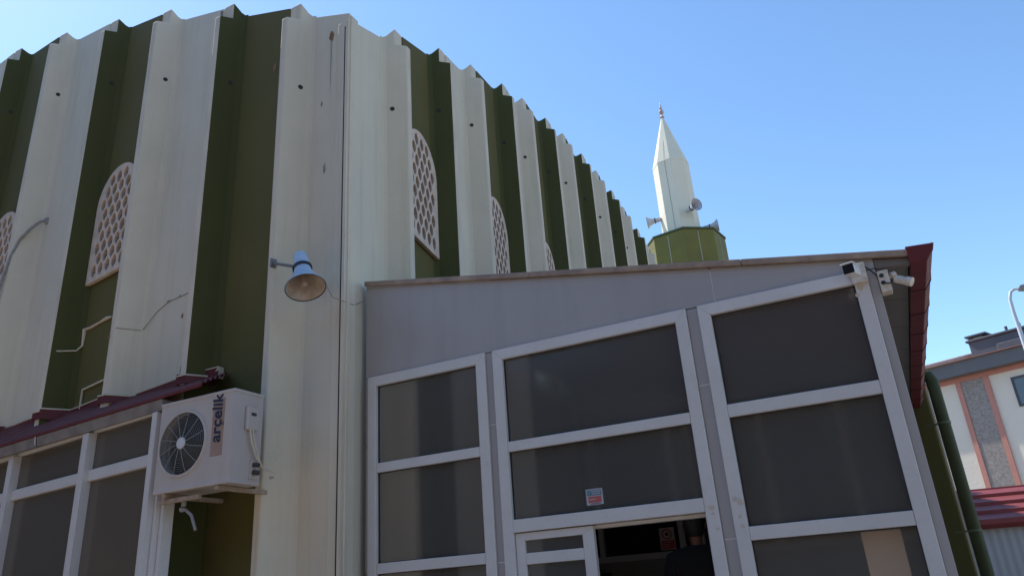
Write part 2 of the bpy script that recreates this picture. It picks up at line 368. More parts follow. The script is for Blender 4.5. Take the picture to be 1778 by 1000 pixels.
window(W1, [(2.612, 2.690), (1.812, 1.892), (1.02, 1.10)])
w2 = window(W2, [(2.612, 2.690), (2.012, 2.105)], bottom=False)
window(W3, [(2.612, 2.700), (1.806, 1.892), (1.02, 1.10)])
STN = mat('rust_smear', (.56, .46, .36), .7, var=.5, vscale=30, col2=(.5, .44, .38))
for u_, z_, r_ in ((-1.118, 2.035, .018), (-1.112, 1.995, .010), (-.955, 2.07, .016), (-.925, 2.05, .02), (-.94, 1.96, .014), (-.935, 1.90, .014), (-1.10, 1.90, .010), (.10, 3.33, .02), (.075, 3.28, .012)):
    bs = MB(); bs.add([FA.P(a, -.0262, z) for a, z in blob(u_, z_, r_, r_ * 1.1, 12, .4)], [tuple(range(12))]); obj('rust_smear', bs, STN, annex)
# small sticker on the middle window
SA, SB, SZ0, SZ1 = -2.018, -1.889, 2.147, 2.260
stk = MB(); stk.box(FA, SA, SB, .0195, .0212, SZ0, SZ1, 0)
stk.box(FA, SA + .008, SB - .008, .0185, .0194, SZ0 + .066, SZ1 - .008, 1)
stk.box(FA, SA + .014, SB - .012, .0185, .0194, SZ0 + .016, SZ0 + .060, 2)
stk.box(FA, SA + .030, SB - .020, .0183, .0193, SZ0 + .005, SZ0 + .012, 3)
for i, (a, b) in enumerate(((.040, .118), (.046, .112))): stk.box(FA, SA + a, SA + b, .0175, .0184, SZ1 - .022 - i * .016, SZ1 - .015 - i * .016, 0)
stk.box(FA, SA + .020, SA + .070, .0175, .0184, SZ0 + .036, SZ0 + .042, 0); stk.box(FA, SA + .012, SA + .032, .0175, .0184, SZ1 - .040, SZ1 - .014, 4)
so = obj('sticker', stk, [mat('sticker_white', (.42, .42, .45), .5), mat('sticker_teal', (.09, .16, .20), .5), mat('sticker_red', (.42, .10, .09), .5), mat('sticker_blue', (.10, .10, .2), .5), mat('sticker_logo', (.12, .24, .28), .5)])
ORG[so.name] = Vector((0, 0, 0)); tag(so, 'small blue and red printed sticker on the glass above the doorway', 'sticker')
# sliding door leaf, left half of the doorway
leaf = MB(); u0, u1, zt = -2.606, -1.985, 2.006
LD0, LD1 = .0, .05
def lm(pts): leaf.upoly(FA, pts, LD0, LD1)
lm([(u0, zt), (u1, zt), (u1 - .085, zt - .055), (u0 + .075, zt - .055)])
lm([(u0, .06), (u0, zt), (u0 + .075, zt - .055), (u0 + .075, .06)]); lm([(u1, .06), (u1, zt), (u1 - .085, zt - .055), (u1 - .085, .06)])
for a, b in ((1.783, 1.862), (.95, 1.05), (.06, .2)): lm([(u0 + .076, a), (u1 - .086, a), (u1 - .086, b), (u0 + .076, b)])
lf = obj('door_leaf', leaf, FRAME, annex, bevel=.003)
for a, b in ((1.862, 1.951), (1.05, 1.783), (.2, .95)):
    pb = MB(); pb.box(FA, u0 + .078, u1 - .088, .02, .03, a, b); obj('door_pane', pb, PANE, lf)
# door jamb track on the right and under the lintel
jm = MB(); jm.box(FA, -1.163, -1.150, .056, .12, .06, 2.008); jm.box(FA, -1.176, -1.164, .02, .05, .06, 2.006); jm.box(FA, -2.61, -1.18, .051, .12, 1.985, 2.010); obj('door_track', jm, FRAME, annex, bevel=.002)
# roof, flashing, soffit
rf = MB()
rf.upoly(FA, [(-2.7, topz(-2.7) - .045), (.47, topz(.47) - .045), (.47, topz(.47) - .01), (-2.7, topz(-2.7) - .01)], .0, 5.6)
sk_ = MB(); sk_.upoly(FA, [(-3.99, topz(-3.99) - .03), (-2.701, topz(-2.701) - .03), (-2.701, topz(-2.701) - .015), (-3.99, topz(-3.99) - .015)], .0, 1.0); rf.upoly(FA, [(-3.99, topz(-3.99) - .045), (-2.701, topz(-2.701) - .045), (-2.701, topz(-2.701) - .01), (-3.99, topz(-3.99) - .01)], 1.01, 5.6); obj('roof', rf, RED, annex); obj('added_skylight', sk_, frosted('added_skylight_sheet', (1, 1, .97), 1.0), annex)  # unseen see-through sheet, added so sky light reaches the white wall below
fb = MB(); segs = [-3.985, -2.3, -.62, .44]
for a, b in zip(segs[:-1], segs[1:]):
    fb.upoly(FA, [(a + .001, topz(a) - .052), (b - .001, topz(b) - .052), (b - .001, topz(b) - .004), (a + .001, topz(a) - .004)], -.035, -.001)
obj('edge_flashing', fb, FLASH, annex, bevel=.006, seg=2)
sf = MB()
for k in range(7):
    d0 = .062 + k * .8; sf.upoly(FA, [(.221, topz(.221) - .085), (.425, topz(.425) - .075), (.425, topz(.425) - .06), (.221, topz(.221) - .07)], d0, d0 + .79)
sf.upoly(FA, [(.221, topz(.221) - .12), (.432, topz(.432) - .095), (.432, topz(.432) - .053), (.221, topz(.221) - .053)], .0, .06)
obj('soffit', sf, SOFF, annex, bevel=.003)
sw = MB(); sw.box(FA, .17, .215, .062, 5.55, .0, 3.525); obj('side_wall', sw, CLAD, annex)
sw = MB(); sw.upoly(FA, [(-4.2, 0), (.169, 0), (.169, topz(.17) - .05), (-4.2, topz(-4.2) - .05)], 5.45, 5.55); obj('end_wall', sw, CLAD, annex)
# gutter with joints
gt = MB(); z = topz(.44)
prof = [(.428, z - .045), (.432, z - .105), (.530, z - .105), (.576, z - .045), (.590, z + .012), (.580, z + .012), (.566, z - .042), (.525, z - .095), (.440, z - .095), (.440, z - .045)]
L_ = 5.55; nseg = 11; seg_l = .62
k = 0; d = -.02
while d < L_:
    e = min(d + seg_l, L_); gt.upoly(FA, prof, d + .003, e - .003); d = e
gu = obj('gutter', gt, RED, annex, bevel=.003)
gc = MB(); gc.upoly(FA, [(.424, z - .03), (.430, z - .108), (.532, z - .108), (.580, z - .045), (.594, z - .002), (.424, z + .012)], -.045, -.018); obj('gutter_end_cap', gc, RED, gu, bevel=.004)
d = .60
JM = mat('gutter_joint_dark', (.07, .014, .018), .4)
while d < L_:
    jr = MB(); jr.upoly(FA, [(.426, z - .04), (.430, z - .111), (.533, z - .111), (.581, z - .046), (.593, z + .008), (.583, z + .008), (.570, z - .044), (.528, z - .1), (.436, z - .1), (.434, z - .04)], d - .012, d + .012); d += .62; obj('gutter_joint', jr, JM, gu)
# green end wall and downpipe behind it
ew = MB(); ew.box(FA, .17, .65, 5.60, 5.95, 0, 3.70); e_ = obj('green_end_wall', ew, GREEN, annex, bevel=.02)
ew = MB(); ew.box(FA, .15, .67, 5.56, 5.98, 3.70, 3.745); obj('wall_cap', ew, CONC, e_, bevel=.006)
ew = MB(); ew.box(FA, .650, .672, 5.62, 5.93, 0, 3.66); obj('wall_edge_strip', ew, WHITE2, e_)
dp = MB(); px, pd = .735, 5.40
dp.tube([FA.P(.52, pd, 3.50), FA.P(.58, pd, 3.72), FA.P(.64, pd, 3.80), FA.P(.70, pd, 3.79), FA.P(px, pd, 3.70), FA.P(px, pd, 3.5), FA.P(px, pd, 0.1)], .072, 18)
dpo = obj('downpipe', dp, mat('green_pipe_paint', (.055, .058, .017), .6, .3, var=.2, vscale=6), annex, smooth=True)
for zc in (3.17, 1.9, .7):
    bb = MB(); bb.lathe([(.073, -.012), (.080, -.012), (.080, .012), (.073, .012)], FA.P(px, pd, zc), (0, 0, 1), 18); bb.box(FA, px - .20, px - .08, pd + .05, pd + .07, zc - .01, zc + .01); obj('pipe_bracket', bb, mat('green_bracket', (.10, .11, .05), .6), dpo)
# interior of the annex
INT = mat('interior_wall', (.28, .26, .23), .7, var=.1, vscale=2); INTF = mat('interior_floor', (.30, .25, .2), .6)
ib = MB(); ib.box(FA, -3.95, .16, .13, 4.4, .29, .33); obj('interior_floor', ib, INTF, annex)
ib = MB(); ib.box(FA, -3.62, -2.82, .95, 1.0, .33, 3.9); obj('added_partition', ib, INT, annex); ib = MB(); ib.box(FA, -3.66, -3.62, .95, 4.09, .33, 3.9); obj('added_lining', ib, INT, annex)  # both added to hide the skylit mosque wall, so the panes stay dark
ib = MB(); ib.box(FA, -3.95, .16, 4.10, 4.2, .24, 1.86); obj('interior_wall', ib, INT, annex)
ib = MB(); ib.box(FA, -3.95, .16, 4.09, 4.13, 1.86, 1.93)
for u, w_ in ((-3.45, .06), (-2.43, .07), (-2.18, .05), (-1.3, .07), (-.4, .07)): ib.box(FA, u, u + w_, 4.08, 4.14, 1.93, 3.4)
obj('interior_frame', ib, mat('interior_frame_paint', (.55, .53, .5), .5), annex)
ib = MB(); ib.box(FA, -3.95, .16, 4.145, 4.16, 1.93, 3.45); obj('interior_glazing', ib, mat('interior_dark_glass', (.015, .016, .018), .25), annex)
ib = MB(); ib.box(FA, -3.35, -2.95, 3.7, 4.0, 1.15, 1.62); ib.box(FA, -3.6, -3.3, 3.6, 4.0, 1.2, 1.74); ib.box(FA, -3.9, -2.8, 3.5, 4.05, .24, 1.15)
cab = obj('shoe_cabinet', ib, mat('cabinet_wood', (.14, .06, .035), .5, var=.3, vscale=5)); tag(cab, 'low brown cabinet at the back of the dark entrance hall', 'cabinet')
# warning sign on the inside glazing
sg = MB(); a0, a1, z0, z1 = -2.66, -2.475, 1.945, 2.20
sg.box(FA, a0, a1, 4.060, 4.066, z0, z1, 0); sg.box(FA, a0 + .012, a1 - .01, 4.056, 4.059, z0 + .012, z0 + .11, 1)
sg.lathe([(.046, 0), (.062, 0), (.062, .003), (.046, .003)], FA.P((a0 + a1) / 2, 4.056, z1 - .075), -Vector((nI.x, nI.y, 0)), 28, 1)
sg.lathe([(0, 0.002), (.022, .002), (.022, .004)], FA.P((a0 + a1) / 2, 4.056, z1 - .075), -Vector((nI.x, nI.y, 0)), 10, 2)
for i in range(3): sg.box(FA, a0 + .03, a1 - .03 - .02 * i, 4.0535, 4.055, z0 + .085 - i * .026, z0 + .094 - i * .026, 3)
so = obj('warning_sign', sg, [mat('sign_white', (.55, .50, .45), .5), mat('sign_red', (.50, .06, .05), .5), mat('sign_black', (.03, .02, .02), .5), mat('sign_faded', (.5, .25, .22), .5)])
tag(so, 'white and red prohibition notice on the back glazing inside the doorway', 'sign')

# ---------------------------------------------------------------- side porch, lower left
porch = thing('side_porch', 'glazed lean-to porch with dark red sheet roof on the left wall of the mosque', 'porch', GL.P(-2.5, .3, 0))
def gbox(mb, *a): mb.box(GL, *a)
mul = [0.0, -1.14 + .02, -2.68 + .06, -4.0, -5.3]
fm = MB()
fm.box(GL, -6.6, .001, -.02, .05, 3.25, 3.31)
fm.box(GL, -6.6, .0, -.025, .05, 2.805, 2.905); fm.box(GL, -6.6, .0, -.03, .05, .2, .3); fm.box(GL, -6.6, .0, -.025, .05, 1.2, 1.29)
for u in (-1.10, -2.53, -3.86, -5.2): fm.box(GL, u, u + .095, -.07, .06, .3, 3.249)
fm.box(GL, .002, .07, -.06, .05, .0, 3.249); fm.box(GL, .074, .105, .0, .10, .0, 3.26); fm.box(GL, .109, .15, .04, .14, 0, 3.26)
pf = obj('porch_frame', fm, FRAME, porch, bevel=.004)
us = [-6.5, -5.2, -3.86, -2.53, -1.10, .0]
for i in range(5):
    a = us[i] + .097; b = us[i + 1] - .003
    for z0, z1 in ((2.908, 3.247), (1.293, 2.802), (.303, 1.197)):
        pb = MB(); pb.box(GL, a, b, .012, .022, z0, z1); obj('window_pane', pb, PANE2, porch)
# roof sheet from wall line to eave
EV = lambda q: (-.605 + (q - 1.37) * .107)       # eave depth as a function of distance from the corner
def eave(q, dd, z): return LW.P(q, EV(q) + dd, z)
rb = MB(); qa, qb = .93, 8.5; nrib = 5
A1, A2, B1, B2 = eave(qa, 0, 3.372), eave(qb, 0, 3.372), LW.P(1.52, .12, 3.70), LW.P(qb, .12, 3.70)
def rpt(q, k, h=0):       # k 0 eave .. 1 wall
    a = eave(q, 0, 3.372); b = LW.P(q + (.5 * max(0, 1 - (q - qa) / .6)), .10, 3.715); return a.lerp(b, k) + Vector((0, 0, h))
qs = [qa + (qb - qa) * i / 24 for i in range(25)]
prof = []
for i in range(6):
    k = i / 6; prof += [(k, 0), (k + .025, .022), (k + .075, .022), (k + .10, 0)]
prof.append((1, 0))
for j in range(len(prof) - 1):
    for i in range(24):
        (k0, h0), (k1, h1) = prof[j], prof[j + 1]
        rb.add([rpt(qs[i], k0, h0), rpt(qs[i + 1], k0, h0), rpt(qs[i + 1], k1, h1), rpt(qs[i], k1, h1)], [(0, 1, 2, 3)])
ro = obj('roof', rb, mat('plum_sheet_metal', (.14, .026, .024), .6, .2, var=.3, vscale=5, rvar=.08), porch)
rb = MB()
for a, b, z0, z1, o1 in ((.93, 8.5, 3.350, 3.376, .0),):
    p = [eave(a, -.012, z0), eave(b, -.012, z0), eave(b, .01, z0), eave(a, .01, z0), eave(a, -.012, z1), eave(b, -.012, z1), eave(b, .01, z1), eave(a, .01, z1)]
    rb.add(p, [(0, 1, 2, 3), (4, 5, 6, 7), (0, 1, 5, 4), (1, 2, 6, 5), (2, 3, 7, 6), (3, 0, 4, 7)])
obj('roof_edge', rb, RED, porch, bevel=.003)
rb = MB()
for a, b in ((1.46, 3.46), (3.475, 8.5)):
    p = [eave(a, .02, 3.25), eave(b, .02, 3.25), eave(b, .16, 3.29), eave(a, .16, 3.29), eave(a, -.002, 3.349), eave(b, -.002, 3.349), eave(b, .15, 3.35), eave(a, .15, 3.35)]
    rb.add(p, [(0, 1, 2, 3), (4, 5, 6, 7), (0, 1, 5, 4), (1, 2, 6, 5), (2, 3, 7, 6), (3, 0, 4, 7)])
obj('fascia', rb, GREYFAS, porch, bevel=.004)
rb = MB(); p = [eave(3.46, .0, 3.27), eave(3.475, .0, 3.27), eave(3.475, -.008, 3.35), eave(3.46, -.008, 3.35)]; rb.add(p, [(0, 1, 2, 3)]); obj('joint_strip', rb, JOINT, porch)
# red wall flashing stepping round the fins with pale sealant edge
fl = MB(); sl2 = MB()
def stepline():
    pts = [(1.50, VD - .12), (1.64, VD - .02)]
    for q, c in left_tips[1:]:
        if q > 8.4: break
        if q > 1.5: pts += [(q - .16, VD - .02), (q - .02, TD - .02), (q + .10, TD - .02), (q + .10, -.025)]
    return pts
pts = stepline()
for i in range(len(pts) - 1):
    (a, da), (b, db) = pts[i], pts[i + 1]
    zj = 3.70 + (.05 if i % 5 in (0, 4) else .02)
    q0 = [LW.P(a, da, 3.64), LW.P(b, db, 3.64), LW.P(b, db, zj), LW.P(a, da, zj)]; n3 = Vector((nI.x, nI.y, 0)) * .012
    fl.add(q0 + [v + n3 for v in q0], [(0, 1, 2, 3), (4, 5, 6, 7), (0, 1, 5, 4), (1, 2, 6, 5), (2, 3, 7, 6), (3, 0, 4, 7)])
    q1 = [v + Vector((0, 0, .002)) for v in (q0[3], q0[2])]; sl2.tube(q1, .009, 6)
obj('wall_flashing', fl, RED, porch); obj('sealant_bead', sl2, WHITE2, porch, smooth=True)
# raised red flashing box at the right end of the porch roof
fx = MB(); fx.box(LW, 1.53, 1.72, .05, .12, 3.68, 3.785, 0); fx.box(LW, 1.518, 1.53, .045, .12, 3.68, 3.79, 1); fx.box(LW, 1.72, 1.732, .045, .12, 3.66, 3.785, 1); fx.box(LW, 1.518, 1.732, .045, .12, 3.786, 3.797, 1); obj('flashing_box', fx, [RED, WHITE2], porch, bevel=.003)
# small white conduit loop above the porch roof
lp = MB(); lp.tube([plate_pt(LW, left_tips, 3.55, 3.72, .02), plate_pt(LW, left_tips, 3.55, 3.93, .02), plate_pt(LW, left_tips, 3.0, 3.95, .02)], .011, 8)
o = obj('conduit', lp, WHITE2, smooth=True); tag(o, 'short white bent conduit rising from the red porch roof on the green panel', 'conduit')
# grey flexible conduit
def fin_pt(q, c, k, z, out=.03):  # point on the fin face
    V = (q - .15, VD); A = (q, TD); return LW.P(A[0] + (V[0] - A[0]) * k, A[1] + (V[1] - A[1]) * k, z) + Vector((.6, -.7, 0)).normalized() * out
pth = [LW.P(4.80, .10, 6.34), LW.P(4.82, .04, 6.30), LW.P(4.90, -.01, 6.20), LW.P(5.00, -.05, 6.07), LW.P(5.045, -.09, 5.85), LW.P(5.05, -.13, 5.55), LW.P(5.10, -.14, 5.22), LW.P(5.24, -.14, 4.88), LW.P(5.40, -.14, 4.5), LW.P(5.45, -.14, 3.75)]
pth = [pth[0]] + [a.lerp(b, k / 4) for a, b in zip(pth[:-1], pth[1:]) for k in range(1, 5)]
cd = MB(); cd.tube(pth, [.016 + (.0025 if i % 2 else 0) for i in range(len(pth))], 10); cd.lathe([(0, 0), (.045, 0), (.045, .03), (0, .03)], LW.P(4.80, .13, 6.34), (.5, -.8, 0), 12)
o = obj('flexible_conduit', cd, CONDUIT, smooth=True); tag(o, 'grey corrugated conduit curving down the white rib at the far left', 'conduit')
# white patched cable run across the green panel
cb = MB()
seq = [LW.P(4.14, TD - .01, 4.42), LW.P(4.0, TD - .01, 4.41), fin_pt(3.92, 0, .3, 4.40, .012), fin_pt(3.92, 0, .85, 4.42, .012), plate_pt(LW, left_tips, 3.72, 4.47, .012), plate_pt(LW, left_tips, 3.72, 4.66, .012), plate_pt(LW, left_tips, 3.6, 4.65, .012), plate_pt(LW, left_tips, 3.4, 4.66, .012), plate_pt(LW, left_tips, 3.25, 4.67, .012), plate_pt(LW, left_tips, 3.15, 4.66, .012)]
cb.tube(seq, [.008, .008, .008, .009, .012, .024, .015, .012, .02, .01], 8)
o = obj('cable', cb, WHITE2, smooth=True); tag(o, 'thin plastered white cable kinked across the green panel under the left lattice window', 'cable')
ck = MB(); seq = [fin_pt(2.89, 0, .0, 4.44, .004), fin_pt(2.89, 0, .9, 4.44, .004), plate_pt(LW, left_tips, 2.55, 4.60, .004), plate_pt(LW, left_tips, 2.35, 4.66, .004), plate_pt(LW, left_tips, 1.95, 4.66, .004)]
ck.tube(seq, .004, 5); o = obj('thin_cable', ck, CONDUIT); tag(o, 'hair-thin grey cable crossing the white panel left of the green bay', 'cable')
for q, z in ((2.93, 4.36), (1.86, 4.35), (5.08, 4.42)):
    st = MB(); st.add([LW.P(a_, TD - .003, z_) for a_, z_ in blob(q + .04, z, .018, .028, 12, .35)], [tuple(range(12))]); obj('rust_stain', st, RUST, mosque)

# ---------------------------------------------------------------- air conditioner
AC = thing('air_conditioner', 'white outdoor air conditioner unit on steel brackets beside the cream corner pilaster', 'air conditioner', LW.P(1.13, -.3, 2.5))
x0, x1, z0, z1, f0, f1 = 1.43, .60, 2.545, 3.285, -.60, -.28     # LW coordinates
AF = Frame(LW.P(x0, f0, 0).xy, tL, nI)                        # u 0..0.85 across the front, d into the unit
Wd = .83; Hh = z1 - z0; Dp = .32
bd = MB(); cx, cz, rr = .285, z0 + .375, .262
# front panel with a round opening
N_ = 48; ring = [AF.P(cx + rr * math.cos(2 * math.pi * k / N_), 0, cz + rr * math.sin(2 * math.pi * k / N_)) for k in range(N_)]
def rectpt(a):
    c_, s_ = math.cos(a), math.sin(a); t = 1e9
    for lim, v in ((Wd - cx, c_), (-cx, c_), (z1 - cz, s_), (z0 - cz, s_)):
        if abs(v) > 1e-9 and lim / v > 0: t = min(t, lim / v)
    return AF.P(cx + c_ * t, 0, cz + s_ * t)
angs = sorted([2 * math.pi * k / N_ for k in range(N_)] + [math.atan2(zz, uu) % (2 * math.pi) for uu in (-cx, Wd - cx) for zz in (z0 - cz, z1 - cz)])
for i in range(len(angs)):
    a, b = angs[i], angs[(i + 1) % len(angs)]
    bd.add([AF.P(cx + rr * math.cos(a), 0, cz + rr * math.sin(a)), AF.P(cx + rr * math.cos(b), 0, cz + rr * math.sin(b)), rectpt(b), rectpt(a)], [(0, 1, 2, 3)])
    bd.add([AF.P(cx + rr * math.cos(a), 0, cz + rr * math.sin(a)), AF.P(cx + rr * math.cos(b), 0, cz + rr * math.sin(b)), AF.P(cx + rr * .97 * math.cos(b), .05, cz + rr * .97 * math.sin(b)), AF.P(cx + rr * .97 * math.cos(a), .05, cz + rr * .97 * math.sin(a))], [(0, 1, 2, 3)])
c4 = lambda d: [AF.P(0, d, z0), AF.P(Wd, d, z0), AF.P(Wd, d, z1), AF.P(0, d, z1)]
bd.add(c4(0) + c4(Dp), [(4, 5, 6, 7), (0, 1, 5, 4), (1, 2, 6, 5), (2, 3, 7, 6), (3, 0, 4, 7)])
body = obj('body', bd, ACW, AC)
lid = MB(); lid.box(AF, -.006, Wd + .006, -.006, Dp + .006, z1 - .022, z1 + .006); obj('lid', lid, ACW, AC, bevel=.005, seg=2); lid = MB(); lid.box(AF, -.004, Wd + .004, -.004, Dp, z0 - .006, z0 + .03); obj('base_tray', lid, ACW, AC, bevel=.005, seg=2)
fan = MB(); fan.lathe([(0, 0), (.255, 0)], AF.P(cx, .10, cz), -Vector((nI.x, nI.y, 0)), 32, 0)
for k in range(3):
    a0 = k * 2.094
    pts = [AF.P(cx + r_ * math.cos(a0 + w_), .07 + dd, cz + r_ * math.sin(a0 + w_)) for r_, w_, dd in ((.06, 0, 0), (.235, .1, .0), (.24, .9, .025), (.06, 1.0, .025))]
    fan.add(pts, [(0, 1, 2, 3)], 1)
obj('fan', fan, [ACBLK, mat('fan_blade', (.035, .036, .038), .4)], AC)
gr = MB()
for k in range(13):
    r_ = .04 + k * .0172
    path = [AF.P(cx + r_ * math.cos(2 * math.pi * i / 36), -.004 - .012 * (1 - (r_ / .26) ** 2), cz + r_ * math.sin(2 * math.pi * i / 36)) for i in range(37)]
    gr.tube(path, .0028, 4, 0, False)
for k in range(12):
    a = 2 * math.pi * k / 12 + .2
    gr.tube([AF.P(cx + r_ * math.cos(a + .5 * (r_ - .05)), -.010 - .012 * (1 - (r_ / .26) ** 2), cz + r_ * math.sin(a + .5 * (r_ - .05))) for r_ in (.04, .10, .16, .21, .258)], .0024, 5, 1)
gr.lathe([(0, .004), (.046, .002), (.05, -.004)], AF.P(cx, -.020, cz), -Vector((nI.x, nI.y, 0)), 24, 2)
gr.lathe([(.255, 0), (.255, .012), (.272, .012), (.276, 0)], AF.P(cx, .0, cz), -Vector((nI.x, nI.y, 0)), 40, 3)
obj('fan_grille', gr, [mat('fine_wire', (.13, .125, .12), .5), mat('spoke_wire', (.30, .29, .28), .5), mat('hub_cap', (.60, .60, .60), .4), ACW], AC, smooth=True)
lbl = MB(); lbl.box(AF, .605, .735, -.0015, .002, z0 + .22, z1 - .055); lo = obj('label_tape', lbl, ACTAPE, AC)
tcu = bpy.data.curves.new('logo', 'FONT'); tcu.body = 'arçelik'; tcu.size = .175; tcu.extrude = .0012; tcu.shear = .12; tcu.offset = .0035; tcu.align_x = 'LEFT'; tcu.space_character = 1.0
to = bpy.data.objects.new('tmp', tcu); COL.objects.link(to)
me = bpy.data.meshes.new_from_object(to.evaluated_get(bpy.context.evaluated_depsgraph_get())); bpy.data.objects.remove(to)
xs = [v.co.x for v in me.vertices]; kx = .405 / (max(xs) - min(xs))
tm = MB(); tm.add([AF.P(.705 - v.co.y * .86, -.0036 - v.co.z, z0 + .325 + (v.co.x - min(xs)) * kx) for v in me.vertices], [tuple(p.vertices) for p in me.polygons])
obj('lettering', tm, mat('logo_navy', (.022, .022, .05), .5), AC)
# right side: valve cover, hoses, plate
sv = MB(); SF = Frame(AF.P(Wd, 0, 0).xy, nI, -tL)              # a into depth, d inward
sv.box(SF, .12, .25, -.035, .0, z1 - .32, z1 - .12); vo = obj('valve_cover', sv, ACW, AC, bevel=.014, seg=3)
sv = MB(); sv.box(SF, .16, .215, -.038, -.0355, z1 - .20, z1 - .175); obj('handle_slot', sv, ACBLK, vo)
sv = MB(); sv.box(SF, .20, .30, -.012, .0, z0 + .04, z0 + .19, 0); sv.tube([SF.P(.22, -.03, z0 + .15), SF.P(.27, -.04, z0 + .15)], .017, 10, 1); sv.tube([SF.P(.22, -.03, z0 + .09), SF.P(.27, -.04, z0 + .09)], .02, 10, 1); obj('valve_plate', sv, [ACW, ACBLK], AC)
sv = MB()
for a, b in ((.16, .0), (.19, .02)): sv.tube([SF.P(a, -.03, z1 - .31), SF.P(a + .01, -.045, z1 - .42), SF.P(a + .06, -.05, z1 - .52 - b), SF.P(a + .14, -.03, z1 - .60 - b), SF.P(a + .3, .0, z1 - .62)], .007, 8)
obj('hose', sv, WHITE2, AC, smooth=True)
bk = MB()
for u in (.10, .68): bk.box(AF, u, u + .035, .0, .62, z0 - .045, z0 - .008)
BRK = mat('bracket_paint', (.42, .33, .25), .5, var=.3, vscale=15, col2=(.28, .18, .12))
obj('bracket', bk, BRK, AC, bevel=.003)
bk = MB(); bk.box(AF, .02, .48, .03, .07, z0 - .085, z0 - .05); obj('support_rail', bk, BRK, AC, bevel=.003)
dr = MB(); dr.tube([AF.P(.26, .09, z0 - .04), AF.P(.26, .09, z0 - .12)], .02, 10, 0); dr.tube([AF.P(.24, .09, z0 - .14), AF.P(.30, .08, z0 - .15), AF.P(.38, .07, z0 - .20), AF.P(.45, .06, z0 - .32)], [.022, .013, .012, .012], 10, 0)
obj('drain_elbow', dr, CONDUIT, AC, smooth=True)

# ---------------------------------------------------------------- horn loudspeakers
def horn(loc, axis, size, matb, mati, label, group, arm_to, band=BLACK):
    t = thing('horn_loudspeaker', label, 'loudspeaker', loc, group)
    ax = Vector(axis).normalized(); o = Vector(loc); s = size
    mb = MB()   # bell flares towards +axis; o is the centre of the mouth
    outer = [(.50, 0), (.485, -.05), (.43, -.13), (.35, -.24), (.275, -.38), (.225, -.54), (.205, -.66)]
    mb.lathe([(r * s, h * s) for r, h in outer], o, ax, 40, 0)
    inner = [(.50, 0), (.470, -.03), (.41, -.12), (.32, -.25), (.22, -.42), (.12, -.6), (.0, -.66)]
    mb.lathe([(r * s, h * s) for r, h in inner], o, ax, 40, 1)
    mb.lathe([(.50 * s, 0), (.512 * s, .008 * s), (.512 * s, -.012 * s), (.495 * s, -.02 * s)], o, ax, 40, 0)
    b = obj('bell', mb, [matb, mati], t, smooth=True)
    mb = MB(); mb.lathe([(r * s, h * s) for r, h in ((.0, -.10), (.05, -.10), (.07, -.13), (.07, -.50), (.03, -.60), (0, -.62))], o, ax, 20, 0); obj('throat', mb, HORNIN, t, smooth=True)
    mb = MB(); mb.lathe([(r * s, h * s) for r, h in ((.21, -.64), (.245, -.64), (.245, -.71), (.21, -.71))], o, ax, 32); obj('band', mb, band, t, smooth=True)
    mb = MB(); mb.lathe([(r * s, h * s) for r, h in ((.205, -.66), (.195, -.9), (.175, -1.12), (.15, -1.16), (0, -1.17))], o, ax, 32); obj('driver_housing', mb, matb, t, smooth=True)
    p = o + ax * (-.70 * s)
    mb = MB(); arm = Vector(arm_to); side = (arm - p); mid = p + side * .45
    mb.tube([p + side.normalized() * .2 * s, mid, arm], .042 * s, 8); mb.box(Frame((arm.x, arm.y), side.xy.normalized() if side.xy.length > 1e-4 else Vector((1, 0)), Vector((-side.y, side.x)).normalized()), -.01, .012, -.08 * s, .08 * s, arm.z - .12 * s, arm.z + .12 * s)
    obj('bracket', mb, mat('dark_bracket_steel', (.16, .15, .15), .5), t)
    return t
HP = LW.P(.15, -.32, 4.15)
horn(HP, (.24, -.30, -.93), .35, BLUEGREY, HORNIN, 'large pale blue horn loudspeaker pointing down from the cream corner pilaster', None, LW.P(.735, -.115, 4.61))
cb = MB(); cb.tube([HP + Vector((.17, .03, .02)), LW.P(.04, -.10, 4.11), LW.P(.0, -.06, 4.09), RW.P(.15, -.0, 4.10), RW.P(.37, .06, 4.22)], .004, 6); o = obj('cable', cb, CONDUIT); tag(o, 'thin grey wire sagging from the wall loudspeaker to the annex roof', 'cable')

# ---------------------------------------------------------------- minaret
azv = lambda a, d, z: Vector((math.sin(R(a)) * d, math.cos(R(a)) * d, z))
MC = azv(14.3, 24.0, 0)
mina = thing('minaret', 'octagonal white minaret with pointed cap rising from a dark green balcony', 'minaret', MC)
ph = math.atan2(-MC.y, -MC.x) + R(2)
mb = MB(); mb.lathe([(.66, 0), (.66, 9.6)], MC, (0, 0, 1), 8, 0, ph=ph); obj('lower_shaft', mb, MINW, mina, bevel=.01)
mb = MB(); mb.lathe([(.66, 9.5), (1.10, 10.35), (1.36, 10.75), (1.36, 12.08), (1.24, 12.08), (1.24, 11.0), (.6, 11.0)], MC, (0, 0, 1), 8, 0, ph=ph); bal = obj('balcony', mb, MING, mina, bevel=.01)
mb = MB(); mb.lathe([(1.39, 12.08), (1.39, 12.14), (1.22, 12.14), (1.22, 12.08)], MC, (0, 0, 1), 8, 0, ph=ph); obj('balcony_coping', mb, mat('dark_green_coping', (.09, .11, .05), .7, var=.3, vscale=4), bal)
mb = MB()
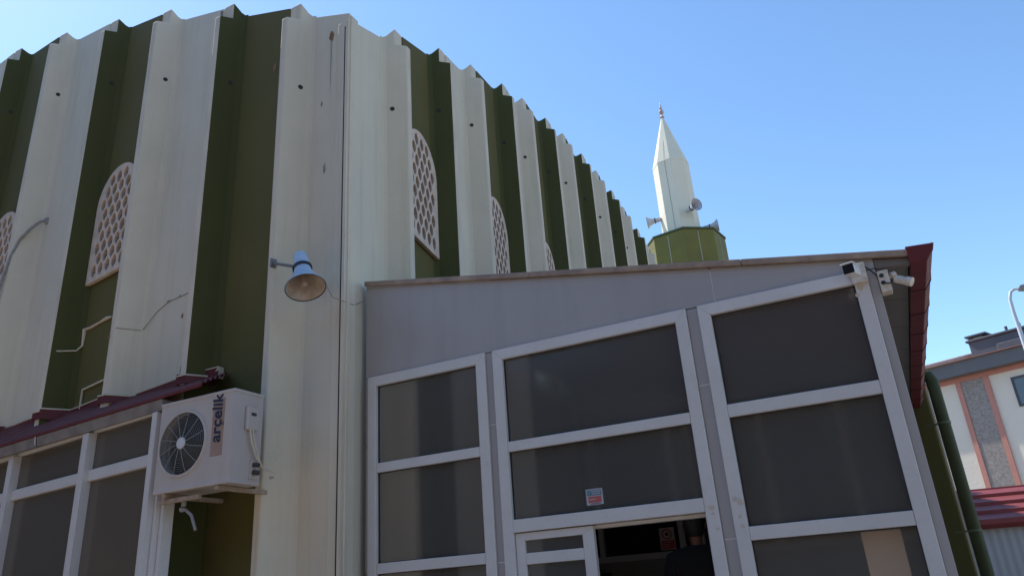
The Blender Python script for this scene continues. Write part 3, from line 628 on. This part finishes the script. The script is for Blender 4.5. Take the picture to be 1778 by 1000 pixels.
for k in range(8):
    a0 = ph + k * math.pi / 4; a1 = a0 + math.pi / 4
    p0 = MC + Vector((math.cos(a0), math.sin(a0), 0)) * 1.36; p1 = MC + Vector((math.cos(a1), math.sin(a1), 0)) * 1.36; md = p0.lerp(p1, .48); nn = (p0.lerp(p1, .5) - MC).normalized(); tt = (p1 - p0).normalized()
    for za, zb, o_ in ((10.95, 12.0, .0),):
        q = [md + tt * -.016, md + tt * .016]
        mb.add([q[0] + nn * .006 + Vector((0, 0, za)), q[1] + nn * .006 + Vector((0, 0, za)), q[1] + nn * .006 + Vector((0, 0, zb)), q[0] + nn * .006 + Vector((0, 0, zb))], [(0, 1, 2, 3)])
obj('panel_joint', mb, mat('pale_mortar', (.32, .31, .24), .9), bal)
mb = MB(); mb.lathe([(.66, 11.0), (.63, 15.13)], MC, (0, 0, 1), 8, 0, ph=ph); obj('upper_shaft', mb, MINW, mina, bevel=.01)
mb = MB(); mb.lathe([(.0, 15.10), (.64, 15.13), (.64, 15.16), (.045, 17.22), (.0, 17.22)], MC, (0, 0, 1), 8, 0, ph=ph); obj('spire', mb, MINW, mina, bevel=.006)
mb = MB(); a0 = ph + math.pi / 4 * -.42
for (ra, za), (rb_, zb) in ((((.62), 11.1), (.595, 15.13)), ((.60, 15.18), (.06, 17.1))):
    v = Vector((math.cos(a0), math.sin(a0), 0)); tt = Vector((-v.y, v.x, 0)) * .008
    mb.add([MC + v * ra + tt + Vector((0, 0, za)), MC + v * ra - tt + Vector((0, 0, za)), MC + v * rb_ - tt + Vector((0, 0, zb)), MC + v * rb_ + tt + Vector((0, 0, zb))], [(0, 1, 2, 3)])
obj('lightning_cable', mb, mat('cable_grey', (.3, .3, .26), .7), mina)
mb = MB(); mb.lathe([(.05, 17.2), (.09, 17.24), (.035, 17.30), (.03, 17.36), (.085, 17.42), (.10, 17.48), (.07, 17.54), (.03, 17.58), (.055, 17.62), (.06, 17.66), (.03, 17.70), (.02, 17.74), (.03, 17.77), (.012, 17.80), (.006, 17.90)], MC, (0, 0, 1), 16)
obj('finial', mb, mat('dull_tin', (.42, .33, .32), .4, metal=.5), mina, smooth=True)
HG = 'horn loudspeakers on the minaret'
cv = lambda a: Vector((math.cos(a), math.sin(a), 0))
vc = (Vector((0, 0, 0)) - MC); vc.z = 0; vc.normalize(); right = Vector((-vc.y, vc.x, 0)) ; right = Vector((vc.y * -1, vc.x, 0))
if right.x < 0: right = -right
def mhorn(off, z, axis, label):
    p = MC + off; p.z = z; a = Vector(axis).normalized(); back = p - a * .30 * 1.0
    horn(p, a, .42, HORNW, HORNW, label, HG, MC + off * .35 + Vector((0, 0, back.z)), band=BLACK)
mhorn(right * -1.10 + vc * .1, 13.12, right * -1 + Vector((0, 0, -.08)), 'grey horn loudspeaker pointing left from the minaret shaft')
mhorn(right * .62 + vc * .95, 13.05, vc * .75 + right * .55 + Vector((0, 0, -.05)), 'grey horn loudspeaker facing the camera on the front of the minaret shaft')
mhorn(right * 1.22 + vc * .0, 12.60, right + Vector((0, 0, .05)), 'grey horn loudspeaker pointing right above the minaret balcony')

# ---------------------------------------------------------------- security cameras
cc = thing('security_camera', 'white security camera with bright top on the corner of the right-hand window frame', 'security camera', FA.P(.11, 0, 3.42))
mb = MB(); mb.box(FA, .062, .162, -.062, -.027, 3.352, 3.492); obj('junction_box', mb, CCTVW, cc, bevel=.006, seg=2)
mb = MB(); mb.tube([FA.P(.095, -.06, 3.425), FA.P(.085, -.10, 3.425), FA.P(.075, -.115, 3.43)], .013, 10); obj('arm', mb, CCTVP, cc, smooth=True)
o_ = FA.P(.085, -.20, 3.385); ax = (Vector((-nI.x, -nI.y, -.10)) + Vector((-tL.x, -tL.y, 0)) * .25).normalized(); sdv = ax.cross(Vector((0, 0, 1))).normalized(); upv = sdv.cross(ax)
def obox(mb, o, ax, sd_, up_, l0, l1, w_, h0, h1, mi=0):
    p = [o + ax * l + sd_ * s + up_ * h for h in (h0, h1) for l, s in ((l0, -w_), (l1, -w_), (l1, w_), (l0, w_))]
    mb.add(p, [(0, 1, 2, 3), (4, 5, 6, 7), (0, 1, 5, 4), (1, 2, 6, 5), (2, 3, 7, 6), (3, 0, 4, 7)], mi)
mb = MB(); obox(mb, o_, ax, sdv, upv, -.03, .11, .036, -.032, .032); obj('housing', mb, CCTVP, cc, bevel=.008, seg=2)
mb = MB(); obox(mb, o_, ax, sdv, upv, -.035, .128, .041, .033, .040); obj('sun_shield', mb, CCTVP, cc, bevel=.002)
mb = MB(); obox(mb, o_, ax, sdv, upv, .110, .116, .033, -.029, .029); mb.lathe([(0, .003), (.015, .003), (.017, 0)], o_ + ax * .116, ax, 16); obj('lens', mb, LENS, cc)
mb = MB(); mb.tube([FA.P(.06, -.05, 3.40), FA.P(.035, -.06, 3.43), FA.P(.04, -.06, 3.49), FA.P(.075, -.05, 3.505), FA.P(.10, -.05, 3.48)], .005, 8); mb.tube([FA.P(.155, -.04, 3.47), FA.P(.19, -.03, 3.43), FA.P(.225, -.02, 3.38), FA.P(.24, -.01, 3.36)], .005, 8); obj('cable', mb, BLACK, cc, smooth=True)
cc = thing('security_camera', 'beige bullet security camera on a junction box under the eave beside the red gutter', 'security camera', FA.P(.27, 0, 3.33))
mb = MB(); mb.box(FA, .222, .288, -.04, .055, 3.262, 3.412); obj('junction_box', mb, CCTVW, cc, bevel=.005, seg=2)
mb = MB()
for z_ in (3.375, 3.325): mb.lathe([(0, .006), (.013, .006), (.015, 0)], FA.P(.245, -.0405, z_), -Vector((nI.x, nI.y, 0)), 14)
obj('cable_gland', mb, BLACK, cc)
mb = MB(); mb.tube([FA.P(.286, -.01, 3.355), FA.P(.305, -.01, 3.372), FA.P(.325, -.015, 3.35)], .011, 10); mb.lathe([(.0, -.02), (.022, -.02), (.022, .01), (0, .01)], FA.P(.318, -.01, 3.372), (1, 0, .3), 14); obj('arm', mb, CCTVW, cc, smooth=True)
a_ = FA.P(.328, -.01, 3.34); ax = (FA.P(.44, -.05, 3.27) - a_).normalized()
mb = MB(); mb.lathe([(0, -.01), (.024, -.01), (.027, .005), (.027, .065), (.031, .067), (.031, .100), (.024, .103), (0, .10)], a_, ax, 20); obj('housing', mb, CCTVW, cc, smooth=True)
mb = MB(); mb.tube([FA.P(.25, -.045, 3.32), FA.P(.27, -.05, 3.31), FA.P(.295, -.04, 3.315), FA.P(.30, -.02, 3.34)], .0045, 8); obj('cable', mb, BLACK, cc, smooth=True)

# ---------------------------------------------------------------- person inside the doorway
def skin_mesh(name, joints, edges, m, sub=2):
    me = bpy.data.meshes.new(name); me.from_pydata([j[0] for j in joints], edges, [])
    o = bpy.data.objects.new(name, me); COL.objects.link(o)
    sk = o.modifiers.new('skin', 'SKIN'); sk.use_smooth_shade = True; sk.branch_smoothing = .6
    for v, j in zip(me.skin_vertices[0].data, joints): v.radius = j[1] if isinstance(j[1], tuple) else (j[1], j[1])
    me.skin_vertices[0].data[0].use_root = True
    ss = o.modifiers.new('sub', 'SUBSURF'); ss.levels = sub; ss.render_levels = sub
    me2 = bpy.data.meshes.new_from_object(o.evaluated_get(bpy.context.evaluated_depsgraph_get())); bpy.data.objects.remove(o)
    me2.materials.clear(); me2.materials.append(m); me2.name = name
    no = bpy.data.objects.new(name, me2); COL.objects.link(no); return no
SKIN = mat('skin', (.16, .06, .04), .5); CLOTH = mat('black_cloth', (.012, .012, .015), .9, var=.2, vscale=20); TROU = mat('dark_trousers', (.02, .022, .03), .9); HAIR = mat('dark_hair', (.012, .010, .009), .6, bump=.002, bscale=120)
J = [((0, 0, .95), (.15, .11)), ((0, 0, 1.12), (.15, .11)), ((0, 0, 1.32), (.17, .11)), ((0, .01, 1.45), (.11, .08)), ((0, -.02, 1.51), (.050, .050)), ((0, -.03, 1.60), (.062, .068)), ((0, -.045, 1.68), (.078, .095)), ((0, -.04, 1.76), (.06, .075)),
     ((.18, 0, 1.43), .06), ((.235, .02, 1.15), .045), ((.20, -.10, .92), .035), ((.19, -.15, .85), .022), ((-.18, 0, 1.43), .06), ((-.235, .02, 1.15), .045), ((-.20, -.10, .92), .035), ((-.19, -.15, .85), .022),
     ((.10, 0, .88), .09), ((.11, -.01, .50), .06), ((.12, .02, .09), .042), ((.12, -.13, .04), .035), ((-.10, 0, .88), .09), ((-.11, -.01, .50), .06), ((-.12, .02, .09), .042), ((-.12, -.13, .04), .035)]
E_ = [(0, 1), (1, 2), (2, 3), (3, 4), (4, 5), (5, 6), (6, 7), (3, 8), (8, 9), (9, 10), (10, 11), (3, 12), (12, 13), (13, 14), (14, 15), (0, 16), (16, 17), (17, 18), (18, 19), (0, 20), (20, 21), (21, 22), (22, 23)]
for sgn in (1, -1):           # fingers and thumb
    b = 11 if sgn > 0 else 15; hx, hy, hz = J[b][0]
    for i, ln in enumerate((.07, .08, .075, .06)):
        k = len(J); J.append(((hx + sgn * .004, hy - .022 + i * .018, hz - .03 - ln * .55), .009)); J.append(((hx - sgn * .012, hy - .024 + i * .018, hz - .03 - ln), .008)); E_ += [(b, k), (k, k + 1)]
    k = len(J); J.append(((hx - sgn * .01, hy - .045, hz - .02), .010)); J.append(((hx - sgn * .02, hy - .055, hz - .055), .009)); E_ += [(b, k), (k, k + 1)]
person = skin_mesh('person', J, E_, SKIN)
tag(person, 'person in black clothing with dark hair standing inside the doorway seen from behind', 'person')
jk = skin_mesh('jacket', [((0, 0, .86), (.185, .15)), ((0, 0, 1.12), (.185, .145)), ((0, 0, 1.32), (.205, .145)), ((0, .01, 1.46), (.13, .105)), ((0, -.005, 1.55), (.072, .075)), ((.20, 0, 1.43), .085), ((.25, .02, 1.15), .065), ((.215, -.09, .94), .05), ((-.20, 0, 1.43), .085), ((-.25, .02, 1.15), .065), ((-.215, -.09, .94), .05)], [(0, 1), (1, 2), (2, 3), (3, 4), (3, 5), (5, 6), (6, 7), (3, 8), (8, 9), (9, 10)], CLOTH)
tr = skin_mesh('trousers', [((0, 0, .95), (.165, .13)), ((.10, 0, .84), .11), ((.11, -.01, .50), .08), ((.12, .02, .10), .065), ((-.10, 0, .84), .11), ((-.11, -.01, .50), .08), ((-.12, .02, .10), .065)], [(0, 1), (1, 2), (2, 3), (0, 4), (4, 5), (5, 6)], TROU)
hr = MB(); 
for i in range(9):
    for j in range(20):
        pass
hr.lathe([(.0, .132), (.045, .122), (.072, .098), (.084, .06), (.086, .01), (.080, -.045), (.068, -.085), (.052, -.105)], (0, -.02, 1.685), (0, .10, 1), 20); hro = obj('hair', hr, HAIR, smooth=True)
er = MB(); 
for s_ in (1, -1): er.lathe([(0, .012), (.022, .01), (.03, 0), (.022, -.01), (0, -.012)], (s_ * .083, -.045, 1.665), (1, 0, 0), 12)
ero = obj('ear', er, SKIN, smooth=True)
ns = MB(); ns.lathe([(.004, .05), (.012, .02), (.017, 0), (.01, -.012)], (0, -.145, 1.655), (0, -.1, 1), 10); nso = obj('nose', ns, SKIN, smooth=True)
for c in (jk, tr, hro, ero, nso): c.parent = person
person.location = FA.P(-1.50, 1.0, .33); person.rotation_euler = (0, 0, R(165))

# ---------------------------------------------------------------- outbuilding with red roof
OB = azv(29.0, 14.0, 0); OF = Frame(OB.xy, Vector((math.cos(R(-14)), math.sin(R(-14)))), Vector((math.sin(R(14)), math.cos(R(14)))))
shed = thing('outbuilding', 'low outbuilding with ribbed dark red roof and pale corrugated wall at the right edge', 'outbuilding', OF.P(3, 2, 0))
mb = MB(); xs = -1.0; prof = []
while xs < 8: prof += [(xs, 0), (xs + .03, -.004), (xs + .06, -.004), (xs + .09, 0)]; xs += .12
p2 = [(a, d + .10) for a, d in prof]; nn = len(p2)
base = [OF.P(a, d, 0) for a, d in p2]; tp = [OF.P(a, d, 2.06) for a, d in p2]; mb.add(base + tp, [(i, i + 1, nn + i + 1, nn + i) for i in range(nn - 1)])
obj('corrugated_wall', mb, mat('pale_corrugated_sheet', (.40, .38, .37), .5, var=.1, vscale=2, streak=.3, sscale=(3, 3, .4), streak_col=(.27, .24, .22)), shed)
mb = MB(); mb.box(OF, -1, 8, .2, 4.0, 0, 2.02); obj('inner_wall', mb, CONC, shed)
mb = MB(); prof = []; d = -.08; z_ = 2.06; rows_ = 4
for i in range(rows_): prof += [(d, z_), (d, z_ + .075), (d + .42, z_ + .17)]; d += .42; z_ += .15
prof += [(d, z_), (d + .02, z_ + .05), (d + .3, z_ + .03), (d + 2.6, 2.0), (0, 2.0)]
n_ = len(prof); mb.add([OF.P(-1.3, a, b) for a, b in prof] + [OF.P(8.3, a, b) for a, b in prof], [tuple(range(n_)), tuple(range(n_, 2 * n_))] + [(i, (i + 1) % n_, n_ + (i + 1) % n_, n_ + i) for i in range(n_)])
obj('roof', mb, REDROOF, shed, bevel=.006)

# ---------------------------------------------------------------- apartment house behind
HO = azv(29.0, 40.0, 0); th_ = R(-50); HF = Frame(HO.xy, Vector((math.cos(th_), math.sin(th_))), Vector((-math.sin(th_), math.cos(th_))))
house = thing('apartment_house', 'pale apartment house with salmon trim, speckled stone strip and tiled roof beyond the outbuilding', 'house', HF.P(6, 5, 0))
EZ = 9.35
mb = MB(); mb.box(HF, -4, 16, .35, 11, 0, EZ); obj('wall', mb, mat('pale_plaster', (.70, .62, .52), .85, .3, var=.06, vscale=.5, bump=.01, bscale=8), house)
mb = MB(); mb.upoly(HF, [(-4.35, EZ + .02), (16.4, EZ + .02), (16.4, EZ + .62), (-4.35, EZ + .62)], -.25, 11.4); obj('eave_fascia', mb, mat('slate_grey_fascia', (.12, .115, .12), .6, var=.1, vscale=2), house)
SAL = mat('salmon_trim', (.50, .22, .17), .8, var=.1, vscale=3)
mb = MB(); mb.box(HF, -4, 16, .28, .349, EZ - .20, EZ + .015); obj('cornice_band', mb, SAL, house)
s0 = .85
mb = MB(); mb.box(HF, s0 + .22, s0 + 1.18, .30, .349, 0, EZ - .205); obj('stone_strip', mb, mat('speckled_stone', (.22, .18, .15), .9, var=.8, vscale=9, col2=(.34, .31, .29), bump=.01, bscale=20), house)
for a, b in ((s0, s0 + .215), (s0 + 1.185, s0 + 1.40)):
    mb = MB(); mb.box(HF, a, b, .27, .349, 0, EZ - .205); obj('strip_border', mb, SAL, house)
mb = MB()   # hip roof
r0 = [HF.P(-4.5, -.4, EZ + .63), HF.P(16.5, -.4, EZ + .63), HF.P(16.5, 11.6, EZ + .63), HF.P(-4.5, 11.6, EZ + .63)]; r1 = [HF.P(1.2, 5.6, EZ + 2.0), HF.P(11, 5.6, EZ + 2.0)]
mb.add(r0 + r1, [(0, 1, 5, 4), (1, 2, 5), (2, 3, 4, 5), (3, 0, 4), (0, 1, 2, 3)])
tile = mat('terracotta_tiles', (.42, .21, .16), .8, var=.5, vscale=5, col2=(.30, .14, .11)); obj('roof', mb, tile, house)
mb = MB(); mb.tube([r0[0] + Vector((0, 0, .05)), r1[0] + Vector((0, 0, .08)), r1[1] + Vector((0, 0, .08))], .12, 8); mb.tube([r0[1] + Vector((0, 0, .05)), r1[1] + Vector((0, 0, .08))], .12, 8)
n_ = 0
obj('ridge_tiles', mb, mat('pale_ridge', (.55, .42, .36), .8, var=.3, vscale=6), house)
for k in range(26):
    pass
PH = mat('dark_grey_render', (.085, .085, .10), .7, var=.15, vscale=1)
mb = MB(); mb.box(HF, .6, 15, 4.2, 10, EZ + .7, EZ + 2.40); mb.box(HF, 1.9, 3.1, 3.9, 4.19, EZ + 1.0, EZ + 1.95); mb.box(HF, .5, 15.1, 4.1, 10.1, EZ + 2.402, EZ + 2.52); ro = obj('attic_block', mb, PH, house, bevel=.03)
for a, w_, h_ in ((.6, .8, .05), (4.2, 1.1, .12), (7.0, 1.3, .55), (11.6, 1.6, .6)):
    mb = MB(); mb.box(HF, a, a + w_, 4.3, 5.3, EZ + 2.525, EZ + 2.525 + h_, 0); mb.box(HF, a - .1, a + w_ + .1, 4.2, 5.4, EZ + 2.63 + h_, EZ + 2.71 + h_, 0); mb.box(HF, a + .2, a + w_ - .2, 4.5, 5.1, EZ + 2.525 + h_, EZ + 2.63 + h_, 1); obj('chimney', mb, [PH, mat('pale_coping', (.55, .52, .5), .8)], ro)
for a in (2.3, 2.9):
    mb = MB(); mb.tube([HF.P(a, 4.7, EZ + 2.45), HF.P(a, 4.7, EZ + 2.85)], .07, 8); obj('vent_pipe', mb, PH, ro)
for a, z0_, z1_ in ((3.1, 7.55, 8.85), (3.55, 5.5, 6.8), (3.1, 3.3, 4.6), (8.5, 7.6, 8.9), (8.5, 3.6, 4.9)):
    mb = MB()
    for (p, q, r_, s_) in ((a, a + 1.7, z0_, z0_ + .09), (a, a + 1.7, z1_ - .09, z1_), (a, a + .09, z0_ + .091, z1_ - .091), (a + 1.61, a + 1.7, z0_ + .091, z1_ - .091), (a + .8, a + .88, z0_ + .091, z1_ - .091)): mb.box(HF, p, q, .30, .349, r_, s_)
    wo = obj('window', mb, mat('dark_window_frame', (.05, .05, .06), .5), house)
    mb = MB(); mb.box(HF, a + .05, a + 1.65, .325, .347, z0_ + .05, z1_ - .05); obj('window_pane', mb, mat('reflective_pane', (.10, .13, .15), .15), wo)

# ---------------------------------------------------------------- street lamp
LP = azv(34.72, 30.0, 0)
lamp = thing('street_lamp', 'tall pale steel street lamp with curved arm above the apartment roof', 'street lamp', LP)
rv = Vector((math.cos(R(-34.7)), math.sin(R(-34.7)), 0))
mb = MB(); mb.tube([LP, LP + Vector((0, 0, 5)), LP + Vector((0, 0, 9.3)), LP + rv * .02 + Vector((0, 0, 9.75)), LP + rv * .10 + Vector((0, 0, 10.0)), LP + rv * .22 + Vector((0, 0, 10.08)), LP + rv * .36 + Vector((0, 0, 10.06))], [.10, .085, .06, .055, .05, .05, .045], 14); obj('pole', mb, mat('lamp_steel', (.55, .57, .62), .4, var=.1, vscale=2), lamp, smooth=True)
hd = Frame((LP + rv * .32).xy, rv.xy, Vector((-rv.y, rv.x)))
mb = MB(); mb.upoly(hd, [(0, 10.0), (.18, 9.94), (.50, 9.98), (.56, 10.06), (.50, 10.16), (.10, 10.14)], -.13, .13); obj('lamp_head', mb, mat('lamp_head_grey', (.25, .24, .22), .5), lamp, bevel=.02, seg=2)
mb = MB(); mb.upoly(hd, [(.14, 9.93), (.46, 9.955), (.44, 9.90), (.18, 9.88)], -.10, .10); obj('lamp_lens', mb, mat('lamp_lens', (.5, .48, .42), .2), lamp)

# ---------------------------------------------------------------- pale board just inside the lowest right pane
gp = MB(); gp.box(FA, -.25, -.02, .12, .16, .33, 1.80)
o = obj('board', gp, mat('beige_board', (.85, .66, .50), .8, var=.1, vscale=2), bevel=.004); tag(o, 'pale beige board blurred behind the lowest frosted pane on the right', 'board')

# ---------------------------------------------------------------- buildings across the yard, out of frame, that the glass mirrors
def block(name, label, fr, wd, dp, ht, col, tree=False):
    t = thing('apartment_building', label, 'building', fr.P(wd / 2, dp / 2, 0))
    mb = MB(); mb.box(fr, 0, wd, 0, dp, 0, ht); obj('wall', mb, mat(name, col, .85, .3, var=.15, vscale=.4), t)
    mb = MB(); mb.box(fr, -.4, wd + .4, -.4, dp + .4, ht, ht + .5); obj('roof', mb, mat('dull_roof', (.06, .04, .035), .7), t)
    x = 1.5
    while x < wd - 2:
        for k in range(int(ht // 3)):
            z = 1.0 + k * 3; mb = MB(); mb.box(fr, x, x + 1.5, -.06, .05, z, z + 1.4); obj('window', mb, DKGLASS, t)
        x += 3.2
B1 = Frame((-26, 30), (0, -1), (-1, 0)); block('brown_render', 'brown apartment building across the yard left of the viewpoint', B1, 60, 10, 13, (.085, .07, .055))
B2 = Frame((18, -20), (-1, 0), (0, -1)); block('umber_render', 'dark umber apartment building behind the viewpoint', B2, 90, 10, 14, (.07, .055, .045))
